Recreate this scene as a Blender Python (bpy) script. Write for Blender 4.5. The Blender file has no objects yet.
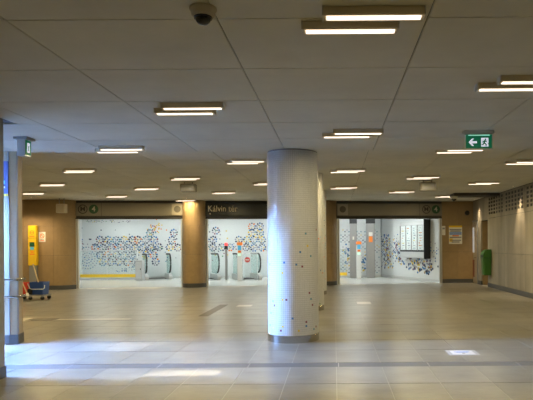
import bpy, bmesh, math, random
from mathutils import Vector, Matrix
R = random.Random(7)
scn = bpy.context.scene
col = scn.collection
PI = math.pi

# ------------------------------------------------------------------ camera
F, VX, VY, H, ROLL = 560.0, 334.0, 245.0, 1.6, 0.007
cam_d = bpy.data.cameras.new('camera')
cam_d.sensor_width = 36.0
cam_d.lens = 36.0 * F / 533.0
cam_d.shift_x = -(VX - 266.5) / 533.0
cam_d.shift_y = (VY - 200.0) / 533.0
cam_d.clip_end = 300
cam = bpy.data.objects.new('camera', cam_d)
col.objects.link(cam)
cam.matrix_world = Matrix.Translation((0, 0, H)) @ Matrix.Rotation(PI / 2, 4, 'X') @ Matrix.Rotation(-ROLL, 4, 'Z')
scn.camera = cam

def P(px, py, Y):
    """measured photo position at a known distance -> world point"""
    dx, dy = px - VX, py - VY
    return Vector(((dx - ROLL * dy) * Y / F, Y, H - (dy + ROLL * dx) * Y / F))

# ------------------------------------------------------------------ world, sun, exposure
SKY, SUN, LAMP, HALL = 80.0, 22.0, 18.0, 38.0
world = bpy.data.worlds.new('world'); scn.world = world
world.use_nodes = True
wn = world.node_tree.nodes; wl = world.node_tree.links
wn.clear()
wo = wn.new('ShaderNodeOutputWorld'); wb = wn.new('ShaderNodeBackground'); ws = wn.new('ShaderNodeTexSky')
ws.sky_type = 'NISHITA'; ws.sun_disc = False
ws.sun_elevation = math.radians(34); ws.sun_rotation = math.radians(-90); ws.ozone_density = 5.0; ws.air_density = 1.3; ws.dust_density = 0.3
wb.inputs['Strength'].default_value = SKY
wt = wn.new('ShaderNodeMix'); wt.data_type = 'RGBA'; wt.blend_type = 'MULTIPLY'; wt.inputs[0].default_value = 1.0
wt.inputs[7].default_value = (0.60, 0.85, 1.28, 1)
wl.new(ws.outputs[0], wt.inputs[6]); wl.new(wt.outputs[2], wb.inputs[0]); wl.new(wb.outputs[0], wo.inputs[0])
sd = bpy.data.lights.new('sun', 'SUN'); sd.energy = SUN; sd.angle = math.radians(0.6); sd.color = (1.0, 0.95, 0.88)
sun = bpy.data.objects.new('sun', sd); col.objects.link(sun)
sun.rotation_euler = Vector((math.cos(math.radians(34)), 0.0, -math.sin(math.radians(34)))).to_track_quat('-Z', 'Y').to_euler()
pd = bpy.data.lights.new('sky_portal', 'AREA'); pd.shape = 'RECTANGLE'; pd.size = 2.2; pd.size_y = 3.1
pd.cycles.is_portal = True
po = bpy.data.objects.new('sky_portal', pd); col.objects.link(po)
po.location = (-5.7, 8.02, 1.63)
po.rotation_euler = Vector((1, 0, 0)).to_track_quat('-Z', 'Z').to_euler()

vs = scn.view_settings
vs.view_transform = 'Standard'; vs.look = 'None'; vs.gamma = 1.0; vs.exposure = 0.0; vs.use_curve_mapping = False
scn.cycles.use_denoising = True
scn.cycles.max_bounces = 8; scn.cycles.diffuse_bounces = 5; scn.cycles.glossy_bounces = 4
scn.cycles.transmission_bounces = 6; scn.cycles.transparent_max_bounces = 12
scn.cycles.sample_clamp_indirect = 6.0; scn.cycles.caustics_reflective = False; scn.cycles.caustics_refractive = False

# ------------------------------------------------------------------ materials
MATS = {}
def mat(name, rgb, rough=0.6, metal=0.0, spec=0.5, noise=0.0, nscale=4.0, var=0.0, bump=0.0, bscale=40.0,
        stretch=(1, 1, 1), streak=0.0):
    if name in MATS: return MATS[name]
    m = bpy.data.materials.new(name); m.use_nodes = True
    n = m.node_tree.nodes; l = m.node_tree.links
    b = n['Principled BSDF']
    b.inputs['Roughness'].default_value = rough; b.inputs['Metallic'].default_value = metal
    b.inputs['Specular IOR Level'].default_value = spec
    b.inputs['Base Color'].default_value = (*rgb, 1)
    if noise or var or bump or streak:
        geo = n.new('ShaderNodeNewGeometry')
        mp = n.new('ShaderNodeMapping'); mp.inputs['Scale'].default_value = stretch
        l.new(geo.outputs['Position'], mp.inputs[0])
        hsv = n.new('ShaderNodeHueSaturation'); hsv.inputs['Color'].default_value = (*rgb, 1)
        val = None
        def addv(sock, lo, hi):
            nonlocal val
            mr = n.new('ShaderNodeMapRange'); mr.inputs['To Min'].default_value = lo; mr.inputs['To Max'].default_value = hi
            l.new(sock, mr.inputs[0])
            if val is None: val = mr.outputs[0]
            else:
                mm = n.new('ShaderNodeMath'); mm.operation = 'MULTIPLY'
                l.new(val, mm.inputs[0]); l.new(mr.outputs[0], mm.inputs[1]); val = mm.outputs[0]
        if noise:
            t = n.new('ShaderNodeTexNoise'); t.inputs['Scale'].default_value = nscale
            t.inputs['Detail'].default_value = 7; t.inputs['Roughness'].default_value = 0.62
            l.new(mp.outputs[0], t.inputs['Vector']); addv(t.outputs['Fac'], 1 - 2 * noise, 1 + 2 * noise)
        if streak:
            mp2 = n.new('ShaderNodeMapping'); mp2.inputs['Scale'].default_value = (1.1, 1.1, 0.14)
            l.new(geo.outputs['Position'], mp2.inputs[0])
            t2 = n.new('ShaderNodeTexNoise'); t2.inputs['Scale'].default_value = 1.2; t2.inputs['Detail'].default_value = 3.5
            l.new(mp2.outputs[0], t2.inputs['Vector']); addv(t2.outputs['Fac'], 1 - 2 * streak, 1 + 2 * streak)
        if var:
            oi = n.new('ShaderNodeObjectInfo')
            ad = n.new('ShaderNodeMath'); ad.operation = 'ADD'
            fr = n.new('ShaderNodeMath'); fr.operation = 'FRACT'
            l.new(oi.outputs['Random'], ad.inputs[0]); l.new(geo.outputs['Random Per Island'], ad.inputs[1])
            l.new(ad.outputs[0], fr.inputs[0]); addv(fr.outputs[0], 1 - var, 1 + var)
        if val is not None:
            l.new(val, hsv.inputs['Value']); l.new(hsv.outputs[0], b.inputs['Base Color'])
        if bump:
            t3 = n.new('ShaderNodeTexNoise'); t3.inputs['Scale'].default_value = bscale; t3.inputs['Detail'].default_value = 4
            l.new(geo.outputs['Position'], t3.inputs['Vector'])
            bp = n.new('ShaderNodeBump'); bp.inputs['Strength'].default_value = bump; bp.inputs['Distance'].default_value = 0.01
            l.new(t3.outputs['Fac'], bp.inputs['Height']); l.new(bp.outputs[0], b.inputs['Normal'])
    MATS[name] = m; return m
def emit(name, rgb, s, base=(0.8, 0.8, 0.8)):
    if name in MATS: return MATS[name]
    m = bpy.data.materials.new(name); m.use_nodes = True
    b = m.node_tree.nodes['Principled BSDF']
    b.inputs['Base Color'].default_value = (*base, 1)
    b.inputs['Emission Color'].default_value = (*rgb, 1); b.inputs['Emission Strength'].default_value = s
    MATS[name] = m; return m
def glass(name, tint=(0.95, 0.98, 0.98), alpha=0.09, rough=0.05):
    if name in MATS: return MATS[name]
    m = bpy.data.materials.new(name); m.use_nodes = True
    n = m.node_tree.nodes; l = m.node_tree.links
    b = n['Principled BSDF']; b.inputs['Base Color'].default_value = (*tint, 1); b.inputs['Roughness'].default_value = rough
    tr = n.new('ShaderNodeBsdfTransparent'); tr.inputs[0].default_value = (*tint, 1)
    mx = n.new('ShaderNodeMixShader'); mx.inputs[0].default_value = alpha
    l.new(tr.outputs[0], mx.inputs[1]); l.new(b.outputs[0], mx.inputs[2]); l.new(mx.outputs[0], n['Material Output'].inputs[0])
    MATS[name] = m; return m

M_tile = mat('floor_stone', (0.172, 0.160, 0.130), 0.30, noise=0.36, nscale=2.0, var=0.10, bump=0.12, bscale=18, stretch=(0.6, 1.0, 1))
M_grout = mat('grout', (0.44, 0.42, 0.38), 0.8, noise=0.1)
M_drain = mat('dark_stone', (0.085, 0.085, 0.09), 0.5, noise=0.15, nscale=9, var=0.06)
M_ceil = mat('ceiling_concrete', (0.65, 0.64, 0.56), 0.75, noise=0.10, nscale=1.3, var=0.035, bump=0.05, bscale=30)
M_joint = mat('dark_joint', (0.07, 0.065, 0.06), 0.9)
M_stone = mat('tan_limestone', (0.29, 0.197, 0.095), 0.55, noise=0.10, nscale=5, var=0.05, streak=0.04)
M_conc = mat('grey_stone', (0.255, 0.225, 0.17), 0.6, noise=0.10, nscale=3, var=0.04, streak=0.42)
M_skirt = mat('dark_skirting', (0.06, 0.06, 0.06), 0.45)
M_pale = mat('pale_stone', (0.42, 0.355, 0.26), 0.5, noise=0.05, nscale=3)
M_warm = mat('warm_stone', (0.36, 0.275, 0.165), 0.55, noise=0.05, nscale=3)
M_plaster = mat('plaster', (0.42, 0.40, 0.37), 0.8, noise=0.06)
M_white = mat('mosaic_white', (0.55, 0.56, 0.575), 0.42, var=0.03)
M_steel = mat('brushed_steel', (0.55, 0.53, 0.50), 0.16, 1.0)
M_alu = mat('aluminium', (0.62, 0.63, 0.63), 0.4, 0.6)
M_greym = mat('grey_metal', (0.28, 0.28, 0.275), 0.45, 0.3)
M_black = mat('black_plastic', (0.012, 0.012, 0.014), 0.4)
M_rubber = mat('black_rubber', (0.015, 0.015, 0.016), 0.5)
M_house = mat('lamp_housing', (0.68, 0.60, 0.45), 0.5)
M_housew = mat('lamp_end_cap', (0.62, 0.60, 0.54), 0.5)
M_lamp = emit("warm_tube", (1.0, 0.82, 0.64), 2.2)
M_hlamp = emit('cool_tube', (0.93, 1.0, 0.98), HALL)
M_head = mat('header_panel', (0.22, 0.195, 0.15), 0.4, 0.2)
M_headb = mat('black_header', (0.012, 0.014, 0.012), 0.25)
M_cream = mat('cream_letter', (0.62, 0.52, 0.36), 0.5)
M_green = mat('sign_green', (0.01, 0.075, 0.03), 0.4)
M_ink = mat('ink', (0.03, 0.025, 0.02), 0.5)
M_yel = mat('yellow_paint', (0.80, 0.52, 0.02), 0.4)
M_org = mat('orange_paint', (0.85, 0.22, 0.03), 0.4)
M_red = mat('red_plastic', (0.62, 0.05, 0.03), 0.4)
M_blue = mat('blue_plastic', (0.02, 0.06, 0.24), 0.4)
M_navy = mat('navy_poster', (0.035, 0.04, 0.16), 0.4)
M_cyan = mat('cyan_print', (0.10, 0.45, 0.75), 0.4)
M_paper = mat('paper', (0.75, 0.73, 0.68), 0.6)
M_print = mat('print_grey', (0.28, 0.28, 0.30), 0.6)
M_printb = mat('print_blue', (0.15, 0.30, 0.70), 0.6)
M_bin = mat('green_plastic', (0.035, 0.13, 0.02), 0.35)
M_bind = mat('dark_green_plastic', (0.02, 0.09, 0.02), 0.4)
M_wood = mat('pale_wood', (0.62, 0.48, 0.30), 0.5)
M_hallfloor = mat('hall_floor_stone', (0.52, 0.52, 0.50), 0.18, noise=0.05, nscale=2, var=0.04)
M_mwall = mat('mosaic_wall', (0.66, 0.69, 0.70), 0.35, noise=0.03, nscale=14)
M_wpost = mat('white_post', (0.70, 0.71, 0.70), 0.4)
M_glass = glass('clear_glass')
M_eglass = glass('escalator_glass', (0.80, 0.89, 0.88), 0.16)
M_caseg = glass('case_glass', (0.95, 0.97, 0.97), 0.12)
M_exitg = emit('exit_green', (0.0, 0.20, 0.09), 0.35, (0.01, 0.10, 0.05))
M_exitw = emit('exit_white', (0.75, 0.75, 0.95), 0.75)
M_exitl = emit('exit_tube', (0.25, 0.85, 0.6), 0.7)
M_litp = emit('lit_poster', (0.80, 0.95, 0.92), 0.30, (.6, .6, .6))
M_dome = mat('smoked_dome', (0.012, 0.012, 0.015), 0.08)
M_beige = mat('beige_plastic', (0.48, 0.43, 0.33), 0.5)
M_dirt = mat('dark_inlay', (0.11, 0.095, 0.075), 0.5, noise=0.1, nscale=12)
M_pink = mat('pale_inlay', (0.55, 0.51, 0.45), 0.35, noise=0.1)

# ------------------------------------------------------------------ mesh helpers
class MB:
    def __init__(s): s.v = []; s.f = []; s.m = []; s.mats = []
    def mi(s, m):
        if m not in s.mats: s.mats.append(m)
        return s.mats.index(m)
    def add(s, vs_, fs_, m):
        o = len(s.v); k = s.mi(m)
        s.v += [tuple(x) for x in vs_]
        for f in fs_: s.f.append(tuple(i + o for i in f)); s.m.append(k)
    def box(s, x0, x1, y0, y1, z0, z1, m, T=None):
        vs_ = [(x, y, z) for z in (z0, z1) for y in (y0, y1) for x in (x0, x1)]
        if T: vs_ = [T @ Vector(q) for q in vs_]
        s.add(vs_, [(0, 2, 3, 1), (4, 5, 7, 6), (0, 1, 5, 4), (2, 6, 7, 3), (0, 4, 6, 2), (1, 3, 7, 5)], m)
    def prism(s, pts, z0, z1, m):
        n = len(pts)
        a = sum(pts[i][0] * pts[(i + 1) % n][1] - pts[(i + 1) % n][0] * pts[i][1] for i in range(n))
        if a < 0: pts = pts[::-1]
        s.add([(x, y, z0) for x, y in pts] + [(x, y, z1) for x, y in pts],
              [tuple(range(n))[::-1], tuple(range(n, 2 * n))] + [(i, (i + 1) % n, (i + 1) % n + n, i + n) for i in range(n)], m)
    def prof(s, pts, y0, y1, m, T=None):
        """outline in x,z extruded along y"""
        n = len(pts)
        a = sum(pts[i][0] * pts[(i + 1) % n][1] - pts[(i + 1) % n][0] * pts[i][1] for i in range(n))
        if a < 0: pts = pts[::-1]
        vs_ = [Vector((x, y0, z)) for x, z in pts] + [Vector((x, y1, z)) for x, z in pts]
        if T: vs_ = [T @ q for q in vs_]
        s.add(vs_, [tuple(range(n)), tuple(range(n, 2 * n))[::-1]] + [(i, i + n, (i + 1) % n + n, (i + 1) % n) for i in range(n)], m)
    def lathe(s, prof, cx, cy, m, n=24, a0=0, a1=2 * PI):
        full = abs(a1 - a0 - 2 * PI) < 1e-6
        k = len(prof); cnt = n if full else n + 1
        vs_ = []
        for i in range(cnt):
            a = a0 + (a1 - a0) * i / n
            vs_ += [(cx + r * math.cos(a), cy + r * math.sin(a), z) for r, z in prof]
        fs_ = []
        for i in range(n):
            j = (i + 1) % cnt
            for q in range(k - 1): fs_.append((i * k + q, j * k + q, j * k + q + 1, i * k + q + 1))
        s.add(vs_, fs_, m)
    def tube(s, pts, r, m, n=8):
        pts = [Vector(p) for p in pts]; k = len(pts); rings = []
        up = Vector((0, 0, 1))
        for i, p in enumerate(pts):
            d = (pts[min(i + 1, k - 1)] - pts[max(i - 1, 0)]).normalized()
            a = d.cross(up)
            if a.length < 1e-3: a = d.cross(Vector((0, 1, 0)))
            a.normalize(); b = d.cross(a).normalized()
            rings.append([p + (a * math.cos(t) + b * math.sin(t)) * r for t in [2 * PI * q / n for q in range(n)]])
        vs_ = [q for rg in rings for q in rg]; fs_ = []
        for i in range(k - 1):
            for q in range(n):
                q2 = (q + 1) % n
                fs_.append((i * n + q, i * n + q2, (i + 1) * n + q2, (i + 1) * n + q))
        fs_.append(tuple(range(n))[::-1]); fs_.append(tuple((k - 1) * n + q for q in range(n)))
        s.add(vs_, fs_, m)
    def data(s, name, bevel=0.0, smooth=False):
        me = bpy.data.meshes.new(name); me.from_pydata(s.v, [], s.f)
        for m in s.mats: me.materials.append(m)
        me.polygons.foreach_set('material_index', s.m)
        bm = bmesh.new(); bm.from_mesh(me)
        if len(s.v) < 4000: bmesh.ops.recalc_face_normals(bm, faces=bm.faces)
        if bevel: bmesh.ops.bevel(bm, geom=list(bm.edges), offset=bevel, segments=2, affect='EDGES', clamp_overlap=True)
        if smooth:
            for f in bm.faces: f.smooth = True
            for e in bm.edges:
                if len(e.link_faces) == 2 and e.calc_face_angle(0) > 0.6: e.smooth = False
        bm.to_mesh(me); bm.free(); me.update()
        return me
    def obj(s, name, parent=None, bevel=0.0, smooth=False, origin=None):
        o = bpy.data.objects.new(name, s.data(name, bevel, smooth)); col.objects.link(o)
        if parent is not None:
            o.parent = parent
            o.matrix_parent_inverse = Matrix.Identity(4)
        return o
def tag(o, label=None, cat=None, group=None, kind=None):
    if label: o['label'] = label
    if cat: o['category'] = cat
    if group: o['group'] = group
    if kind: o['kind'] = kind
    return o
def empty(name, loc=(0, 0, 0), rz=0, label=None, cat=None, group=None, kind=None):
    o = bpy.data.objects.new(name, None); o.empty_display_size = 0.1; col.objects.link(o)
    o.location = loc; o.rotation_euler = (0, 0, rz)
    return tag(o, label, cat, group, kind)
def inst(name, me, loc, parent=None, rz=0):
    o = bpy.data.objects.new(name, me); col.objects.link(o); o.location = loc; o.rotation_euler = (0, 0, rz)
    if parent is not None: o.parent = parent
    return o
def copy_tree(o, parent=None):
    c = o.copy(); col.objects.link(c); c.parent = parent
    for ch in o.children: copy_tree(ch, c)
    return c
def text_mesh(name, s, size, m, depth=0.006, bold=0.0):
    cu = bpy.data.curves.new(name, 'FONT'); cu.body = s; cu.size = size; cu.extrude = depth; cu.offset = bold
    cu.align_x = 'CENTER'; cu.align_y = 'CENTER'; cu.resolution_u = 3
    t = bpy.data.objects.new(name, cu); col.objects.link(t)
    dg = bpy.context.evaluated_depsgraph_get()
    me = bpy.data.meshes.new_from_object(t.evaluated_get(dg)); bpy.data.objects.remove(t)
    me.materials.clear(); me.materials.append(m); me.name = name
    for v in me.vertices: x, y, z = v.co; v.co = (x, -z, y)       # stand the letters up, facing -Y
    return me
def disc(mb, cx, y, cz, r, m, n=24, d=0.006, hole=0.0):
    if not hole: mb.prof([(cx + r * math.cos(2 * PI * i / n), cz + r * math.sin(2 * PI * i / n)) for i in range(n)], y - d, y, m)
    else:
        for i in range(n):
            a, b = 2 * PI * i / n, 2 * PI * (i + 1) / n
            mb.prof([(cx + r * math.cos(a), cz + r * math.sin(a)), (cx + r * math.cos(b), cz + r * math.sin(b)),
                     (cx + hole * math.cos(b), cz + hole * math.sin(b)), (cx + hole * math.cos(a), cz + hole * math.sin(a))], y - d, y, m)

# ------------------------------------------------------------------ main dimensions
ZF, ZB = 3.18, 3.37            # ceiling heights: front zone, rear zone
YE = 9.40                      # where the front ceiling ends
XR, XL, XN = 5.75, -12.6, -4.065
Y0 = -4.0
def gy(x): return 22.55 + 0.12 * x       # line of the gates
GA = math.atan(0.12)
def gmat(x, y=None):
    return Matrix.Translation((x, gy(x) if y is None else y, 0)) @ Matrix.Rotation(GA, 4, 'Z')

# ------------------------------------------------------------------ floor
mb = MB(); mb.box(XL - .3, XR + .3, Y0 - .3, 23.6, -0.30, -0.003, M_grout); mb.box(-12, -5.0, 6.6, 9.2, -0.3, -0.004, M_grout)
floor = tag(mb.obj('floor'), 'grey brown stone tiled concourse floor with pale joints', 'floor', kind='structure')
TX, TY, G = 0.60, 0.90, 0.008
tl = MB(); tl.box(-TX / 2 + G / 2, TX / 2 - G / 2, -TY / 2 + G / 2, TY / 2 - G / 2, -0.010, 0, M_tile)
tile_me = tl.data('tile', bevel=0.002)
DR0, DR1 = 7.36, 7.62
def xs_for(y): return (XN, XR) if y < 6.9 else ((-5.4, XR) if y < 9.3 else (XL, XR))
rows = []
y = DR0
while y - TY > Y0: rows.append((y - TY, y)); y -= TY
y = DR1
while y + TY < 22: rows.append((y, y + TY)); y += TY
rows.append((y, y + TY)); rows.append((y + TY, y + 2 * TY))
cand = []
x_off = 0.02
for (a, b) in rows:
    yc = (a + b) / 2; lo, hi = xs_for(yc)
    i0 = math.floor((lo - x_off) / TX) - 0; i1 = math.ceil((hi - x_off) / TX)
    for i in range(i0, i1):
        x0, x1 = x_off + i * TX, x_off + (i + 1) * TX
        if x1 < lo + .02 or x0 > hi - .02: continue
        if b > gy((x0 + x1) / 2) + .25: continue
        whole = x0 >= lo and x1 <= hi
        xc = (x0 + x1) / 2
        px = VX + xc * F / max(yc, .1); py = VY + H * F / max(yc, .1)
        vis = yc > 0 and -15 < px < 548 and py < 432
        cand.append((yc, xc, max(x0, lo), min(x1, hi), a, b, whole, vis))
parts = [c for c in cand if c[6] and c[7]]
parts.sort(key=lambda c: c[0] + 0.03 * abs(c[1]))
parts = set(parts[:300])
st = MB()
for c in cand:
    yc, xc, x0, x1, a, b, whole, vis = c
    if c in parts: inst('tile', tile_me, (xc, yc, 0), floor)
    else: st.box(x0 + G / 2, x1 - G / 2, a + G / 2, b - G / 2, -0.010, 0, M_tile)
tag(st.obj('tile_field', floor), kind='stuff')
dr = MB(); dr.box(-0.6 + .003, 0.6 - .003, DR0 + .004, DR1 - .004, -0.010, -0.002, M_drain); dme = dr.data('drain_strip', bevel=.0015)
for i in range(9): inst('drain_strip', dme, (-4.75 + 1.2 * i + 0.6, 0, 0), floor)
# inlaid floor marks
def quad(name, x0, x1, y0, y1, m, label, cat, z=0.003, skew=0):
    q = MB(); q.prism([(x0, y0), (x1, y0), (x1 + skew, y1), (x0 + skew, y1)], 0.0, z, m)
    return tag(q.obj(name), label, cat)
quad('floor_inlay', -3.10, -2.88, 12.75, 15.2, M_dirt, 'dark tactile strip set in the floor behind the drain, left of the white column', 'tactile strip', 0.004)
st_ = empty('floor_sticker', (1.88, 8.25, 0), label='white floor sticker with blue print on the tiles right of the white column', cat='sticker')
q = MB(); q.box(-.22, .22, -.19, .19, 0, .002, mat('sticker_edge', (0.42, 0.42, 0.42), .4)); q.obj('clear_border', st_)
q = MB(); q.box(-.165, .165, -.14, .14, .002, .004, mat('sticker_white', (0.70, 0.70, 0.72), .4)); q.obj('sheet', st_)
q = MB(); q.box(-.11, .11, .03, .06, .004, .005, M_printb); q.box(-.09, .08, -.0, .018, .004, .005, M_printb); q.obj('printed_lines', st_)
q = MB(); q.box(-.015, .025, -.085, -.04, .004, .005, M_print); q.obj('pictogram', st_)
quad('floor_mark', -2.58, -2.2, 14.7, 15.1, M_pink, 'small pale plate in the floor beside the dark tactile strip', 'floor plate', 0.003)
quad('floor_mark', .62, 1.0, 15.1, 15.7, M_pink, 'small pale plate in the floor behind the white columns, on their right', 'floor plate', 0.003)
quad('floor_mark', -6.1, -4.5, 12.25, 12.42, M_pink, 'long pale streak on the floor in front of the left gate', 'floor plate', 0.003)  # thin pale quad along a streak on the tiles
mh = MB(); mh.box(-6.75, -6.05 + -.1, 12.2, 12.55, 0, .004, M_dirt)
tag(mh.obj('floor_hatch'), 'dark flat hatch cover in the floor ahead of the mop cart', 'hatch')
mh = MB(); mh.prism([(-6.85 + .28 * math.cos(t), 12.35 + .28 * math.sin(t)) for t in [2 * PI * i / 20 for i in range(20)]], 0, .003, M_pink)
tag(mh.obj('manhole_cover'), 'pale worn round manhole cover nearest the left pillar', 'manhole')

# ------------------------------------------------------------------ ceiling
mb = MB()
mb.box(XL - .3, XR + .3, YE, 24.2, ZB + .02, ZB + .4, M_joint)
mb.box(XN - .4, XR + .3, Y0 - .3, YE - .02, ZF + .02, ZB + .42, M_joint)
mb.box(-6.2, XN - .4, 6.9, YE - .02, ZF + .02, ZB + .42, M_joint)
mb.box(-5.3, XR + .3, YE - .02, YE, ZF - .0, ZB + .02, M_ceil)
ceil = tag(mb.obj('ceiling'), 'concrete panelled ceiling with dark joints and a step up behind the first column', 'ceiling', kind='structure')
PX, PY, PG = 1.47, 1.10, 0.008
pn = MB(); pn.box(-PX / 2 + PG / 2, PX / 2 - PG / 2, -PY / 2 + PG / 2, PY / 2 - PG / 2, 0, 0.02, M_ceil); p_me = pn.data('panel', bevel=.004)
def clip_panels(xlo, xhi, ylo, yhi, z, ystart, step):
    i0 = math.floor((xlo - .665) / PX); i1 = math.ceil((xhi - .665) / PX)
    k = 0
    while True:
        a, b = (ystart - (k + 1) * PY, ystart - k * PY) if step < 0 else (ystart + k * PY, ystart + (k + 1) * PY)
        k += 1
        if b <= ylo + .01 or a >= yhi - .01: break
        a2, b2 = max(a, ylo), min(b, yhi)
        for i in range(i0, i1):
            x0, x1 = .665 + i * PX, .665 + (i + 1) * PX
            xa = xlo
            if step < 0 and (a + b) / 2 < 6.8: xa = XN
            xa, xb = max(x0, xa), min(x1, xhi)
            if xb - xa < .05: continue
            if xa == x0 and xb == x1 and a2 == a and b2 == b: inst('panel', p_me, ((x0 + x1) / 2, (a + b) / 2, z), ceil)
            else:
                q = MB(); q.box(xa + PG / 2, xb - PG / 2, a2 + PG / 2, b2 - PG / 2, z, z + .02, M_ceil); q.obj('panel', ceil, bevel=.004)
clip_panels(-6.2, XR, Y0, YE, ZF, YE, -1)
clip_panels(XL, XR, YE, 23.6, ZB, YE, 1)

# ------------------------------------------------------------------ walls
def wallbox(name, x0, x1, y0, y1, z0, z1, m, label):
    q = MB(); q.box(x0, x1, y0, y1, z0, z1, m); return tag(q.obj(name), label, 'wall', kind='structure')
wallbox('wall_back', XN - .4, XR + .3, Y0 - .3, Y0, 0, ZF + .4, M_plaster, 'plain plaster wall closing the passage behind the viewer')
# near left wall (its edge shows at the left of the picture) and stair side wall
wn_ = wallbox('wall_left_near', XN - .4, XN, Y0, 6.9, 0, ZF + .02, mat('grey_plaster', (.24, .23, .21), .8, noise=.06), 'dark grey wall end at the left edge, nearest the viewer')
q = MB(); q.box(XN - .402, XN + .012, Y0, 6.912, 0, .14, M_skirt); q.obj('skirting', wn_)
wallbox('wall_stair_near', -13.2, XN - .4, 6.6, 6.9, -0.3, 5.2, mat('dark_plaster', (.16, .155, .15), .8, noise=.05), 'near side wall of the open stair on the left')
wallbox('wall_left', XL - .3, XL, 9.5, 22, 0, ZB + .4, M_conc, 'far left side wall of the concourse')
# far stair wall with rounded end
ws_ = empty('wall_stair_far', label='pale stone wall end with two handrails beside the daylit stair', cat='wall', kind='structure')
q = MB(); q.prism([(-13.2, 9.2), (-5.34, 9.2), (-5.225, 9.24), (-5.285, 9.5), (-5.42, 9.7), (-13.2, 9.7)], .16, ZF + .0, M_warm); q.obj('stone_face', ws_)
q = MB(); q.box(-13.2, -5.6, 9.2, 9.7, ZF, 4.6, M_pale); q.obj('parapet', ws_)
q = MB(); q.prism([(-13.2, 9.188), (-5.34, 9.188), (-5.213, 9.232), (-5.273, 9.508), (-5.41, 9.712), (-13.2, 9.712)], 0, .16, M_skirt); q.obj('skirting', ws_)
q = MB(); q.prism([(-5.352, 9.19), (-5.33, 9.19), (-5.33, 9.3), (-5.352, 9.3)], .16, ZF - .01, M_greym); q.obj('corner_joint', ws_)
q = MB(); q.prism([(-5.232, 9.234), (-5.217, 9.25), (-5.219, 9.27), (-5.24, 9.27)], .16, ZF - .01, M_greym); q.obj('corner_joint', ws_)
# right wall: structural backing, courses of stone panels, perforated upper panels, doorway
PL_ = 2.05
D0, D1, DZ = 20.95, 21.9, 2.50
q = MB()
q.box(XR + .05, XR + .35, Y0, D0, 0, 2.55, M_joint); q.box(XR + .30, XR + .38, Y0, D0, 2.5, ZB + .4, M_ink); q.box(XR + .05, XR + .35, Y0, D0 - 3 * PL_, 2.55, ZB + .4, M_joint)  # ink backing paints in the shade behind the perforation
q.box(XR + .05, XR + .35, D0, D1, DZ, ZB + .4, M_joint)
q.box(XR + .05, XR + .35, D1, 23.7, 0, ZB + .4, M_joint)
wr = tag(q.obj('wall_right'), 'streaked grey stone panelled wall on the right with a perforated band', 'wall', kind='structure')
q = MB(); q.box(XR - .012, XR + .05, Y0, D0, 0, .15, M_skirt); q.obj('skirting', wr)
PL = 2.05
ye = D0
zc = [(.15, 1.27), (1.27, 2.55)]
pan = {}
for (z0, z1) in zc:
    t = MB(); t.box(0, .05, -PL + .006, -.006, z0 + .005, z1 - .005, M_conc); pan[(z0, z1)] = t.data('stone_panel', bevel=.004)
k = 0
while ye - PL > Y0 - .5:
    for c in zc: inst('stone_panel', pan[c], (XR, ye, 0), wr)
    ye -= PL; k += 1
# perforated panels: a real grid of holes before a cavity with its shade painted black
def perforated(length, z0, z1, hy, hz, py, pz, rows_, ztop):
    n = int(length / py)
    ys = [0.0]; off = (length - (n - 1) * py) / 2
    for i in range(n): c = off + i * py; ys += [c - hy / 2, c + hy / 2]
    ys.append(length)
    zs = [z0]; 
    for r in range(rows_ - 1, -1, -1): c = ztop - r * pz; zs += [c - hz / 2, c + hz / 2]
    zs.append(z1)
    q = MB(); T = .006
    for i in range(len(ys) - 1):
        for j in range(len(zs) - 1):
            a, b, c, d = -ys[i + 1], -ys[i], zs[j], zs[j + 1]
            if i % 2 == 1 and j % 2 == 1 and i < len(ys) - 1:
                q.add([(0, a, c), (0, b, c), (0, b, d), (0, a, d), (T, a, c), (T, b, c), (T, b, d), (T, a, d)],
                      [(0, 1, 5, 4), (1, 2, 6, 5), (2, 3, 7, 6), (3, 0, 4, 7)], M_conc)
            else: q.add([(0, a, c), (0, b, c), (0, b, d), (0, a, d)], [(0, 3, 2, 1)], M_conc)
    return q
for k in range(12):
    yy = D0 - k * PL
    if yy - PL < Y0: break
    if k < 3: pq = perforated(PL - .012, 2.555, ZB - .01, .20, .082, .31, .13, 5, ZB - .12)
    else:
        pq = MB(); pq.box(0, .05, -PL + .012, 0, 2.555, (ZB if yy > YE else ZF) - .01, M_conc)
    o = pq.obj('perforated_panel' if k < 3 else 'stone_panel', wr); o.location = (XR, yy - .006, 0)
# wall portion beyond the doorway
q = MB(); q.box(XR, XR + .05, D1, 22.35, .15, ZB - .01, M_conc); q.box(XR, XR + .05, D0 + .0, D1, DZ, ZB - .01, M_conc); q.obj('stone_panel', wr, bevel=.004)
q = MB(); q.box(XR - .012, XR + .05, D1, 22.35, 0, .15, M_skirt); q.obj('skirting', wr)
# doorway passage
q = MB()
q.box(XR + .35, XR + 2.2, D1, D1 + .2, 0, DZ, M_stone); q.box(XR + .35, XR + 2.2, D0 - .2, D0, 0, DZ, M_stone)
q.box(XR + 2.0, XR + 2.2, D0 - .2, D1 + .2, 0, DZ, M_stone); q.box(XR + .35, XR + 2.2, D0 - .2, D1 + .2, DZ, DZ + .2, M_plaster)
q.box(XR + .3, XR + 2.2, D0, D1, -.2, 0, M_tile)
q.box(XR + .05, XR + 2.0, D1 - .06, D1 + .0, 0, DZ, M_stone)
tag(q.obj('wall_doorway'), 'tan lined recess of the doorway behind the green bin', 'wall', kind='structure')
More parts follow.
